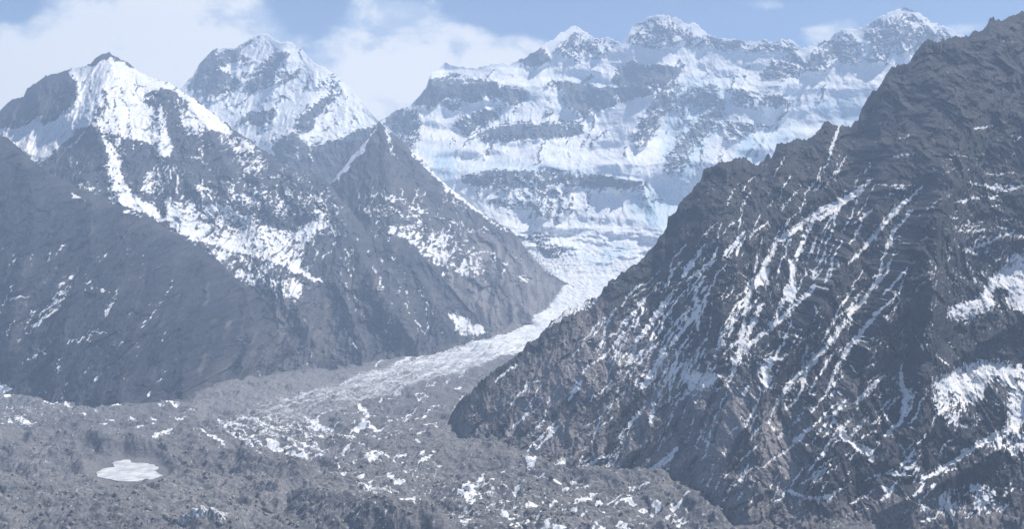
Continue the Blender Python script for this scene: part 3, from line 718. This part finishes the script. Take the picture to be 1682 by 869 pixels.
FL = [([(1430,300),(1390,325),(1340,350),(1277,397),(1260,430),(1243,460),(1228,490),(1222,540),(1212,580)], 6), ([(1340,355),(1327,377),(1307,424)], 5), ([(1514,307),(1450,370),(1394,434)], 4), ([(1490,330),(1430,395),(1396,434)], 2.5),
      ([(1451,427),(1441,464),(1421,490),(1387,530),(1354,575),(1320,609),(1300,629),(1280,659),(1264,689)], 6), ([(1447,507),(1421,537),(1391,577),(1374,606),(1357,646)], 6), ([(1337,474),(1300,510),(1264,540),(1220,577),(1195,600)], 5),
      ([(1254,497),(1234,537),(1217,577),(1200,626)], 5), ([(1153,410),(1136,435),(1120,457)], 6), ([(1177,427),(1150,445),(1130,462)], 3.5), ([(1220,385),(1205,402),(1187,424)], 4), ([(1145,490),(1147,544)], 4), ([(1163,470),(1150,484)], 3),
      ([(1668,380),(1621,400),(1588,414)], 3.5), ([(1434,293),(1407,320),(1354,357),(1307,370)], 4), ([(1374,662),(1334,703),(1300,736),(1262,762),(1220,779)], 2.5), ([(1454,616),(1435,632),(1421,646),(1404,666)], 5),
      ([(1481,602),(1481,629),(1494,659),(1481,692),(1454,716)], 5), ([(1371,692),(1384,716),(1410,733),(1427,743),(1434,756)], 7), ([(1364,763),(1337,783),(1317,796)], 4), ([(1294,806),(1315,815),(1334,820),(1374,816)], 4),
      ([(1444,800),(1467,806),(1447,823)], 4), ([(1588,746),(1565,760),(1538,776),(1514,793)], 5), ([(1454,780),(1498,780)], 4), ([(1511,820),(1522,840),(1528,858)], 5), ([(1545,815),(1560,835),(1570,862)], 6),
      ([(1655,705),(1620,725),(1590,745)], 6), ([(1094,570),(1075,605),(1054,640)], 6), ([(1114,590),(1098,620),(1080,652)], 5), ([(1054,675),(1040,694)], 3), ([(1074,662),(1070,698)], 3), ([(956,626),(944,642),(934,660)], 4),
      ([(924,696),(900,720),(880,740)], 3), ([(1117,736),(1090,755),(1060,779)], 4), ([(1000,749),(982,755),(964,767)], 3.5), ([(850,599),(830,612),(813,628)], 2.5), ([(1170,470),(1140,520),(1100,570)], 4), ([(1105,480),(1080,520),(1050,560),(1020,590)], 4),
      ([(1100,485),(1060,540),(1030,600)], 3), ([(1400,690),(1380,700)], 3), ([(1434,345),(1400,370)], 3), ([(1500,345),(1465,385),(1451,427)], 4), ([(1250,700),(1235,722)], 3), ([(1285,706),(1281,722)], 5), ([(1306,722),(1302,734)], 5),
      ([(1240,670),(1225,700)], 3), ([(1330,595),(1318,640)], 4), ([(1590,300),(1650,312),(1690,305)], 3), ([(1570,330),(1610,325)], 2), ([(1380,205),(1370,235),(1362,262)], 3), ([(1600,210),(1630,208)], 2.5)]
for pts, wd in FL: c.line(pts, wd * 1.4, .6, 4); c.line(pts, wd * 1.05, 1.0, 1.6)
fl = lambda x, y: (-.62 + .15 * math.sin(x / 70. + y / 190.), 1)
streaks(c, 90, [(1120,400),(1500,330),(1480,690),(960,600)], fl, (25, 110), (1.6, 3.6), (.7, 1.0), 1)
streaks(c, 45, [(1000,480),(1200,420),(1200,620),(960,640)], fl, (20, 90), (1.5, 3.2), (.7, 1.0), 2)
streaks(c, 60, [(860,620),(1300,650),(1300,830),(900,760)], fl, (15, 60), (1.5, 3.0), (.6, 1.0), 3)
streaks(c, 40, [(1240,260),(1450,230),(1440,330),(1150,400)], fl, (20, 70), (1.5, 2.6), (.5, .9), 4)
streaks(c, 50, [(1300,640),(1560,640),(1600,800),(1300,800)], lambda x, y: (-.8, 1), (15, 55), (1.8, 4), (.7, 1.0), 5)
streaks(c, 30, [(1480,190),(1690,190),(1690,400),(1500,380)], lambda x, y: (-1, .12), (20, 70), (1.4, 2.2), (.5, .8), 6)
streaks(c, 25, [(1480,740),(1690,720),(1690,850),(1300,850)], lambda x, y: (-1, .45), (15, 60), (2, 4), (.6, .95), 7)
streaks(c, 25, [(1120,480),(1560,480),(1560,740),(1120,740)], lambda x, y: (.75, 1), (10, 40), (1.5, 2.6), (.6, .95), 8)
streaks(tn, 90, [(760,680),(1200,560),(1320,800),(800,740)], fl, (30, 120), (3, 10), (0, 1.0), 9, 3)
FTOP = [(733,706),(738,688),(745,675),(760,655),(775,640),(800,620),(830,595),(850,580),(870,562),(885,550),(900,538),(905,528),(930,512),(960,497),(985,485),(995,470),(1010,455),(1030,445),(1040,435),(1060,420),(1068,408),(1080,395),
        (1095,378),(1097,360),(1110,345),(1125,325),(1135,315),(1150,295),(1157,278),(1165,270),(1180,268),(1200,262),(1212,257),(1220,256),(1232,265),(1242,273),(1255,262),(1262,254),(1264,253),(1266,262),(1275,240),(1285,233),(1300,230),
        (1325,230),(1335,225),(1345,210),(1355,198),(1365,203),(1375,210),(1380,203),(1390,206),(1402,202),(1410,196),(1415,180),(1425,160),(1432,150),(1445,140),(1457,120),(1465,112),(1485,105),(1495,98),(1505,80),(1515,72),(1525,66),
        (1545,66),(1560,60),(1580,60),(1590,58),(1605,50),(1620,42),(1628,30),(1640,32),(1655,28),(1668,22),(1682,17),(1750,0),(1900,-20),(2100,30),(2250,90),(2460,200)]
FFOOT = [(733,706),(745,722),(760,738),(800,747),(850,762),(900,775),(960,785),(1020,792),(1080,802),(1130,817),(1160,832),(1190,852),(1230,866),(1300,872),(1400,880),(1500,890),(1682,900),(2200,920)]
FD = straight([(733,3990),(800,3900),(985,4080),(1090,4200),(1215,4350),(1400,4450),(1682,4450),(2200,4400)])


def right_profile(PX, py, ty, fy):
    D = FD(PX, py, ty, fy)
    up = np.clip((fy - py) / np.maximum(fy - ty, 1), 0, 1)
    h = np.sin(up * math.pi) ** 1.1 * np.clip((fy - ty) / 150, 0, 1)
    def rib(x, y, sh, w_, a): return a * np.exp(-np.abs((PX - x - (py - y) * sh) / w_) ** 1.5)
    D = D - h * (rib(1345, 500, -.62, 34, 130) + rib(1480, 460, -.45, 36, 150) + rib(1175, 480, -.5, 34, 90) + rib(1240, 330, -.3, 28, 60) + rib(1520, 600, -.1, 32, 110) + rib(1020, 600, -.75, 40, 60) + rib(1420, 250, -.2, 34, 110))
    D = D + 55 * np.exp(-((PX - 1650) / 75) ** 2 - ((py - 430) / 55) ** 2) + 50 * np.exp(-((PX - 1630) / 75) ** 2 - ((py - 585) / 50) ** 2)
    return D - 25 * sstep(.4, .6, up) * (1 - sstep(.7, 1.0, up))


FRIBS = [([(1480,430),(1430,500),(1380,580),(1310,660)], 26), ([(1390,430),(1330,490),(1270,560),(1200,640)], 24), ([(1410,200),(1370,300),(1290,360),(1250,400)], 26), ([(1190,400),(1170,480),(1130,560),(1080,640)], 22), ([(1530,460),(1535,540),(1500,640),(1450,760)], 26),
         ([(1090,400),(1040,480),(990,560),(950,640)], 22), ([(1220,262),(1190,330),(1150,400)], 22), ([(1300,230),(1280,300),(1240,370)], 20), ([(1620,60),(1600,200),(1540,330),(1500,400)], 34), ([(1320,640),(1270,720),(1240,800)], 26), ([(1690,520),(1620,560),(1560,600)], 26), ([(1640,740),(1540,800),(1450,840)], 26)]
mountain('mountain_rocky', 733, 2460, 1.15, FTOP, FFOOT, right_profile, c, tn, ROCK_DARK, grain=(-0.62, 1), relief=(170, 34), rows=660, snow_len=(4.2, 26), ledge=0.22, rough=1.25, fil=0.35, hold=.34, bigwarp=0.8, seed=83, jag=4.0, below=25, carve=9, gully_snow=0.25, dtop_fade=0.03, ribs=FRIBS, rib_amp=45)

# ------------------------------------------------------------------ glacier and moraine floor
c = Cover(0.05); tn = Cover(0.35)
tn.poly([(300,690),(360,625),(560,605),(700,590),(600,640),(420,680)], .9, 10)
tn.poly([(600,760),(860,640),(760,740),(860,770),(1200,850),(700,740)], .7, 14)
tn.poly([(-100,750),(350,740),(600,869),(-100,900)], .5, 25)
for pts, v, b in [
    ([(940,380),(1100,380),(1075,420),(1010,465),(965,500),(925,480),(932,462),(950,430)], .97, 5),
    ([(790,330),(960,370),(950,470),(925,470),(900,448),(850,400)], .8, 8),
    ([(870,395),(900,395),(930,415),(930,440),(905,430)], .6, 6),
    ([(925,475),(1010,462),(960,502),(905,542),(850,570),(800,590),(820,565),(880,535),(910,500)], .80, 6),
    ([(850,568),(800,592),(700,628),(620,652),(640,608),(740,577),(820,560)], .60, 7),
    ([(640,606),(640,648),(560,668),(480,692),(420,690),(385,690),(440,664),(540,638)], .50, 8),
    ([(335,700),(420,690),(500,700),(560,735),(600,770),(560,778),(480,762),(400,738),(325,722)], .20, 12),
    ([(480,690),(620,655),(800,595),(830,600),(740,690),(700,720),(620,740),(560,725)], .10, 12),
    ([(560,740),(1160,840),(1200,900),(560,900)], .12, 20),
    ([(740,800),(860,800),(900,869),(700,869)], .24, 12),
    ([(640,770),(720,775),(700,790)], .4, 6),
    ([(0,640),(150,655),(160,690),(0,720)], .2, 10),
    ([(585,820),(600,817),(640,833),(652,838),(636,850),(615,843)], .8, 2),
    ([(862,769),(884,768),(880,782),(868,783)], .95, 1),
    ([(760,806),(776,802),(782,820),(765,822)], .8, 2),
    ([(-40,632),(0,630),(24,640),(0,650),(-40,650)], .95, 1),
]: c.poly(pts, v, b)
for pts, wd, v in [([(500,770),(525,776),(550,782),(578,799)], 6, .9), ([(588,668),(600,674),(606,690),(594,702)], 7, .8), ([(575,714),(596,706),(630,715)], 5, .9), ([(50,647),(75,655),(90,657)], 5, .8), ([(72,662),(110,655),(145,656)], 5, .7),
                   ([(95,677),(120,672),(144,674)], 6, .7), ([(15,700),(20,710)], 5, .8), ([(25,700),(50,708)], 6, .7), ([(0,710),(8,716)], 4, .8), ([(250,745),(262,738),(284,735)], 4, .7), ([(222,732),(243,730)], 5, .7), ([(320,722),(370,745)], 4, .8),
                   ([(410,770),(430,780)], 3, .7), ([(680,730),(690,742)], 3, .8), ([(560,752),(578,742)], 4, .8), ([(800,775),(790,797),(780,806)], 3, .7), ([(930,668),(940,660)], 2, .5), ([(180,640),(205,640)], 3, .6), ([(150,670),(170,640)], 2, .5),
                   ([(330,690),(345,700)], 2, .4), ([(470,695),(530,745),(560,775)], 3, .7), ([(380,700),(450,725),(540,745)], 3, .7), ([(400,695),(480,712),(540,730)], 3, .7), ([(370,712),(430,735),(500,750)], 3, .6)]:
    c.line(pts, wd, v)
# longitudinal flow lines of the ice tongue
FLOW = [[(1000, 445), (930, 510), (850, 560), (740, 598), (640, 632), (520, 662), (400, 690)], [(985, 440), (905, 515), (820, 563), (700, 605), (600, 640), (480, 672), (385, 695)], [(1020, 445), (950, 510), (870, 566), (760, 606), (660, 640), (560, 668), (470, 697)]]
for pl in FLOW: c.line(pl, 3, .72, 4)
streaks(c, 130, [(400,688),(900,500),(960,520),(520,690)], lambda x, y: (-1, .42), (15, 70), (1.2, 2.6), (.15, .95), 71)
streaks(c, 60, [(340,690),(520,680),(620,770),(400,740)], lambda x, y: (1, .36), (15, 70), (1.2, 2.6), (.4, 1.0), 72)
streaks(c, 120, [(560,740),(1100,820),(1150,880),(620,880)], lambda x, y: (1, -.12), (6, 28), (1.5, 4.5), (.5, 1.0), 73)
streaks(c, 60, [(560,680),(820,600),(800,700),(600,740)], lambda x, y: (1, -.3), (6, 30), (1.2, 2.6), (.4, .9), 74)
streaks(c, 40, [(0,640),(300,650),(300,730),(0,720)], lambda x, y: (1, .05), (6, 25), (1.2, 3), (.4, .9), 75)
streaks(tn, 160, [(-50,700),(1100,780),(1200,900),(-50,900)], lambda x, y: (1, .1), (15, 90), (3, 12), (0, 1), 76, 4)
POND = [(153,781),(173,769),(192,767),(182,761),(200,756),(217,755),(213,761),(247,762),(262,769),(250,776),(273,781),(253,787),(234,791),(200,792),(173,787)]
pond = Cover(0.0); pond.poly([(140,783),(170,762),(200,752),(262,758),(285,780),(255,796),(170,796)], 1.0, 5)
# mounds of the moraine: crest lines with a width and a height in metres
humps = Cover(0.0)
for pts, wd, h in [([(330,748),(370,750),(420,775),(470,795),(540,830),(610,850),(700,880),(760,930)], 44, 40), ([(-100,735),(100,735),(200,742),(262,732),(290,728),(330,736)], 40, 36), ([(560,735),(700,745),(830,752),(960,785),(1060,805),(1180,850)], 26, 22),
                   ([(-100,700),(60,700),(160,700),(250,706)], 26, 22), ([(420,690),(560,663),(700,622),(820,585)], 26, 12), ([(-100,850),(60,840),(200,850),(300,840)], 60, 24)]:
    humps.line(pts, wd, h, soft=wd * 0.5, taper=True)
streaks(humps, 70, [(-100,720),(900,730),(1150,860),(-100,880)], lambda x, y: (1, .25 * math.sin(x / 60. + y / 25.)), (40, 150), (5, 11), (9, 20), 81, 5)
streaks(humps, 50, [(-100,650),(300,660),(700,700),(300,720)], lambda x, y: (1, .1 + .2 * math.sin(x / 40.)), (30, 110), (3, 6), (8, 16), 82, 3)
humps.a = Cover._blur(humps.a, 4)
px = np.arange(-560, 2180, 1.5, dtype=float)
pys = np.concatenate([np.arange(1100, 880, -3.0), np.arange(880, 690, -0.62), np.arange(690, 560, -0.7), np.arange(560, 384, -1.0)])
PX, py = np.meshgrid(px, pys)
D = ground_D(py)
X, Y, Z = world_at(PX, py, D)
sn0 = c.at(PX, py)
hp = humps.at(PX, py); pd = pond.at(PX, py)
wx = fbm(X / 260, Y / 260, 3, 0.5, 301) * 90
h1 = fbm((X + wx) / 300, (Y + wx) / 300, 4, 0.5, 303)
h2 = ridged((X + wx * .5) / 95, (Y - wx * .5) / 95, 4, 0.55, 307)
h3 = fbm((X + wx * .2) / 24, (Y) / 34, 4, 0.62, 311)
h2 = -np.abs(h2) + .5 + fbm(X / 70, Y / 90, 4, .5, 312) * .6
near = sstep(6500, 4500, D)
flowy = sstep(0.45, 0.8, Cover._blur(c.a, 6)[np.clip((py + OY).astype(int), 0, RH - 1), np.clip((PX + OX).astype(int), 0, RW - 1)])
# pressure ribs and crevasses across the ice tongue
fl = ridged((X * 0.8 + Y * 0.35 + wx * .4) / 42, (Y - X * .3) / 120, 3, 0.55, 317)
fq = facet((X + wx * .3) / 62, (Y + wx * .2) / 80, 351) * 7 + facet((X + wx * .1) / 24, Y / 30, 352) * 3.2
bump_h = fq * (0.3 + 0.7 * near) + (h1 * 24 + h2 * 10 * (0.35 + 0.65 * near) + h3 * 2.6 * (0.3 + 0.7 * near)) * (1 - 0.6 * flowy) + fl * 8 * flowy + hp * 1.6
far_ice = sstep(7800, 9200, D)
bump_h = bump_h + far_ice * (ridged(X / 130, Y / 60, 4, 0.55, 331) * 14)
bump_h = bump_h * sstep(9800, 9500, D) - 10 * sstep(9650, 9780, D)
Zc = Z + bump_h * (1 - pd)
lvl = CAMZ - 3180 * (776 - HY) / FPX
Zc = Zc * (1 - pd) + (lvl - 2.0) * pd
nz = fbm((X * .85 + Y * .5 + wx * .3) / 55, (Y * .85 - X * .5) / 13, 4, 0.62, 340)
nz2 = fbm(X / 11, Y / 22, 4, 0.6, 344)
pn = uni((nz * .5 + nz2 * .5) * 1.2)
snow = np.clip(0.5 + (sn0 - 0.1 * h3 - (0.04 + .92 * pn)) * 1.2, 0, 1) * (1 - pd)
# the tongue itself is one body of grey-white ice: flow bands along it, crevasses across it
tg = Cover(0.0)
tg.poly([(940,380),(1110,380),(1080,425),(1010,468),(965,505),(905,545),(850,572),(800,596),(700,632),(620,656),(560,674),(480,700),(400,700),(370,692),(440,660),(540,634),(640,602),(740,572),(820,556),(880,530),(905,500),(925,480)], 1.0, 5)
tg.poly([(340,700),(420,690),(520,695),(560,740),(480,750),(400,730)], .55, 12)
for pl in FLOW: tg.line(pl, 14, 1.0, 5)
T = tg.at(PX + fbm(X / 90, Y / 90, 3, .6, 360) * 7, py + fbm(X / 90, Y / 90, 3, .6, 361) * 3)
al_, ac_ = X * -.39 + Y * -.92, X * .92 - Y * .39
band = fbm((ac_ + wx * .3) / 22, al_ / 260, 4, .6, 363)
crev = ridged((ac_ + wx) / 90, (al_ + wx * .6) / 26, 4, .6, 365)
strength = np.interp(-D, [-9500, -7000, -5500, -4300, -3800], [1.3, 1.0, .62, .38, .2])
cv = np.clip(strength + band * .42 + (crev - .2) * .22 - .1, 0, 1)
snow = snow * (1 - T) + (0.33 + 0.36 * cv) * T
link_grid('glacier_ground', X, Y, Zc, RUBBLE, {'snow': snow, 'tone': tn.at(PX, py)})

# plain ground that carries on past the valley on every side
gx, gy = np.meshgrid(np.linspace(-24000, 24000, 120), np.linspace(-9000, 14900, 90))
gz = -70 + fbm(gx / 3000, gy / 3000, 4, .5, 400) * 25
link_grid('ground', gx, gy, gz, RUBBLE, {'snow': gx * 0 + .2, 'tone': gx * 0 + .3})

# frozen pond
def pond_object():
    P = [np.array(p, float) for p in POND]
    for _ in range(2): P = [q for i in range(len(P)) for q in (P[i] * .75 + P[(i + 1) % len(P)] * .25, P[i] * .25 + P[(i + 1) % len(P)] * .75)]
    n = len(P)
    bm = []
    D0 = 3180
    ring = []
    for i in range(n):
        a, b = P[i], P[(i + 1) % n]
        for k in range(2):
            p = a + (b - a) * k / 2 + np.array([fbm(np.array([(i + k / 2.) * .6]), np.array([.5]), 3, .6, 5)[0] * 4, fbm(np.array([(i + k / 2.) * .6]), np.array([7.5]), 3, .6, 6)[0] * 1.3]) + (i % 2) * 0
            # where the sight line meets the pond level
            d = (CAMZ - lvl) / ((p[1] - HY) / FPX)
            ring.append((d * (p[0] - CX) / FPX, d))
    me = bpy.data.meshes.new('frozen_pond')
    N = len(ring)
    vts = [(x, y, lvl) for x, y in ring] + [(x, y, lvl - 3) for x, y in ring]
    fc = [list(range(N))] + [[i, i + N, (i + 1) % N + N, (i + 1) % N] for i in range(N)]
    me.from_pydata(vts, [], fc)
    me.materials.append(plain_material('pond_ice', (0.60, 0.61, 0.61), (0.30, 0.33, 0.35), 0.022, 0.6))
    o = bpy.data.objects.new('frozen_pond', me); scene.collection.objects.link(o); o['kind'] = 'structure'


pond_object()

# ------------------------------------------------------------------ haze
def haze():
    x0, x1, y0, y1, z0, z1 = -25000, 25000, -10000, 15000, -180, 4250
    me = bpy.data.meshes.new('haze')
    me.from_pydata([(x, y, z) for z in (z0, z1) for y in (y0, y1) for x in (x0, x1)], [], [(0, 2, 3, 1), (4, 5, 7, 6), (0, 1, 5, 4), (2, 6, 7, 3), (0, 4, 6, 2), (1, 3, 7, 5)])
    m = bpy.data.materials.new('haze_air'); m.use_nodes = True
    t = NT(m.node_tree); m.node_tree.nodes.clear()
    v = t.n('ShaderNodeVolumePrincipled')
    v.inputs['Color'].default_value = HAZE_COLOR
    v.inputs['Density'].default_value = HAZE_DENSITY
    v.inputs['Anisotropy'].default_value = 0.0
    o = t.n('ShaderNodeOutputMaterial'); t.t.links.new(v.outputs[0], o.inputs['Volume'])
    me.materials.append(m)
    ob = bpy.data.objects.new('haze', me); scene.collection.objects.link(ob); ob['kind'] = 'stuff'


haze()


# ------------------------------------------------------------------ bare ice faces, each a thing of its own
def ice_material():
    m = bpy.data.materials.new('bare_ice'); m.use_nodes = True
    t = NT(m.node_tree); m.node_tree.nodes.clear()
    co = t.n('ShaderNodeTexCoord').outputs['Object']
    v = t.noise(t.mapping(co, (.16, .16, .03)), 1.0, 6, 0.65, 0.6)
    d = t.noise(co, 0.07, 6, 0.65)
    col = t.mix(t.ramp(v, .42, .60), rgba(0.16, 0.17, 0.185), rgba(0.62, 0.645, 0.66))
    col = t.mix(t.ramp(d, .52, .66), col, rgba(0.17, 0.17, 0.175))
    bs = t.n('ShaderNodeBsdfPrincipled'); t.t.links.new(col, bs.inputs['Base Color']); bs.inputs['Roughness'].default_value = .55
    o = t.n('ShaderNodeOutputMaterial'); t.t.links.new(bs.outputs[0], o.inputs[0])
    return m


ICE = ice_material()
_hz = {}


def floor_height(x, y):
    """height of the glacier floor under a point, read from the grid just built"""
    if 't' not in _hz:
        _hz['py'] = pys; _hz['D'] = ground_D(pys); _hz['t'] = 1
    d = _hz['D']
    r = int(np.clip(np.searchsorted(d, y), 1, len(d) - 1))
    cx = (x / y * FPX + CX + 560) / 1.5
    ci = int(np.clip(cx, 0, Zc.shape[1] - 2))
    return float(Zc[r, ci])


def ice_cliff(label, pxc, pyc, wpx, h, seed, lean=0.45, turn=0.0):
    """a fluted wall of ice standing out of the rubble: steep grooved front, sloping back"""
    D0 = float(ground_D(pyc)); x0 = D0 * (pxc - CX) / FPX
    W = wpx / FPX * D0
    nu, nv = 56, 14
    U = np.linspace(-1, 1, nu); V = np.linspace(0, 1, nv)
    u, v = np.meshgrid(U, V)
    prof_ = np.clip(1 - np.abs(u) ** 2.2, 0, 1) * (0.72 + 0.28 * fbm(u * 3 + seed, u * 0, 3, .6, seed)) * (0.85 + .3 * ridged(u * 7 + seed, u * 0, 3, .6, seed + 4))
    H = h * prof_
    flute = ridged(u * W / 14 + v * .6, v * .8 + seed, 3, .6, seed + 2)
    z = v * H
    y = v * H * lean - flute * 4.0 * np.sin(v * math.pi * .9 + .1) + u * W * turn * .5
    x = u * W / 2 + v * 1.5
    # back slope rows
    vb = np.linspace(0, 1, 6)[1:, None]
    xb = x[-1] * (1 - .1 * vb); yb = y[-1] + vb * h * 1.8 ; zb = z[-1] * (1 - vb ** 1.5) - 5 * vb
    X_ = np.vstack([x[:1], x, xb]) + x0; Y_ = np.vstack([y[:1], y, yb]) + D0; Z_ = np.vstack([z[:1] - 14, z, zb])
    fl_ = np.array([[floor_height(X_[0, i], D0) for i in range(nu)]])
    base = float(np.median(fl_)) - 3
    Z_ = Z_ + base
    ob = link_grid('ice_cliff', X_ - x0, Y_ - D0, Z_ - base, ICE, kind=None)
    ob.location = (x0, D0, base)
    ob['label'] = label; ob['category'] = 'ice cliff'; ob['group'] = 'bare ice faces among the moraine rubble'


ice_cliff('grooved white ice face at the bottom edge, below the frozen pond', 330, 874, 76, 42, 3)
ice_cliff('broad white sloping ice face beside the dark foreground mound', 618, 846, 70, 26, 8, 1.3, 0.3)
ice_cliff('small white ice wedge at the foot of the talus', 873, 783, 24, 16, 12, .6)
ice_cliff('ribbed ice face among snow patches, bottom centre', 775, 862, 46, 20, 17, .7)
ice_cliff('narrow ice fin left of the ribbed ice face', 695, 858, 22, 18, 21, .5)
ice_cliff('small leaning ice block near the right mountain foot', 1023, 842, 18, 16, 25, .5)
ice_cliff('pale ice face at the left edge in the grey moraine', 33, 716, 44, 22, 29, .6)

# ------------------------------------------------------------------ loose boulders
def boulders():
    rng = np.random.default_rng(7)
    a = (1 + 5 ** .5) / 2
    ico = np.array([(-1, a, 0), (1, a, 0), (-1, -a, 0), (1, -a, 0), (0, -1, a), (0, 1, a), (0, -1, -a), (0, 1, -a), (a, 0, -1), (a, 0, 1), (-a, 0, -1), (-a, 0, 1)]) / 1.9
    fc = np.array([(0, 11, 5), (0, 5, 1), (0, 1, 7), (0, 7, 10), (0, 10, 11), (1, 5, 9), (5, 11, 4), (11, 10, 2), (10, 7, 6), (7, 1, 8), (3, 9, 4), (3, 4, 2), (3, 2, 6), (3, 6, 8), (3, 8, 9), (4, 9, 5), (2, 4, 11), (6, 2, 10), (8, 6, 7), (9, 8, 1)])
    N = 6500
    bx = rng.uniform(-60, 1300, N); by = 690 + 200 * rng.uniform(0, 1, N) ** .7
    clump = perlin(bx / 55, by / 22, 91)
    ok = (clump > -0.15) & (np.array([pond.at(np.array([p]), np.array([q]))[0] for p, q in zip(bx, by)]) < .1)
    bx, by = bx[ok], by[ok]; N = len(bx)
    d = ground_D(by); x = d * (bx - CX) / FPX
    z = np.array([floor_height(p, q) for p, q in zip(x, d)])
    sz = rng.lognormal(0.75, .6, N).clip(.9, 9)
    V = ico[None] * (1 + rng.uniform(-.3, .3, (N, 12, 1))) * sz[:, None, None] * rng.uniform(.6, 1.3, (N, 1, 3))
    V = V + np.stack([x, d, z + sz * .2], -1)[:, None]
    F = fc[None] + (np.arange(N) * 12)[:, None, None]
    me = bpy.data.meshes.new('boulders')
    me.vertices.add(N * 12); me.vertices.foreach_set('co', V.astype(f4).reshape(-1))
    F = F.reshape(-1, 3).astype(np.int32)
    me.loops.add(len(F) * 3); me.loops.foreach_set('vertex_index', F.reshape(-1))
    me.polygons.add(len(F)); me.polygons.foreach_set('loop_start', np.arange(0, len(F) * 3, 3, dtype=np.int32))
    me.update(calc_edges=True)
    me.materials.append(plain_material('boulder_rock', (0.10, 0.098, 0.10), (0.30, 0.285, 0.275), 0.012, 0.9))
    o = bpy.data.objects.new('boulders', me); scene.collection.objects.link(o); o['kind'] = 'stuff'


boulders()
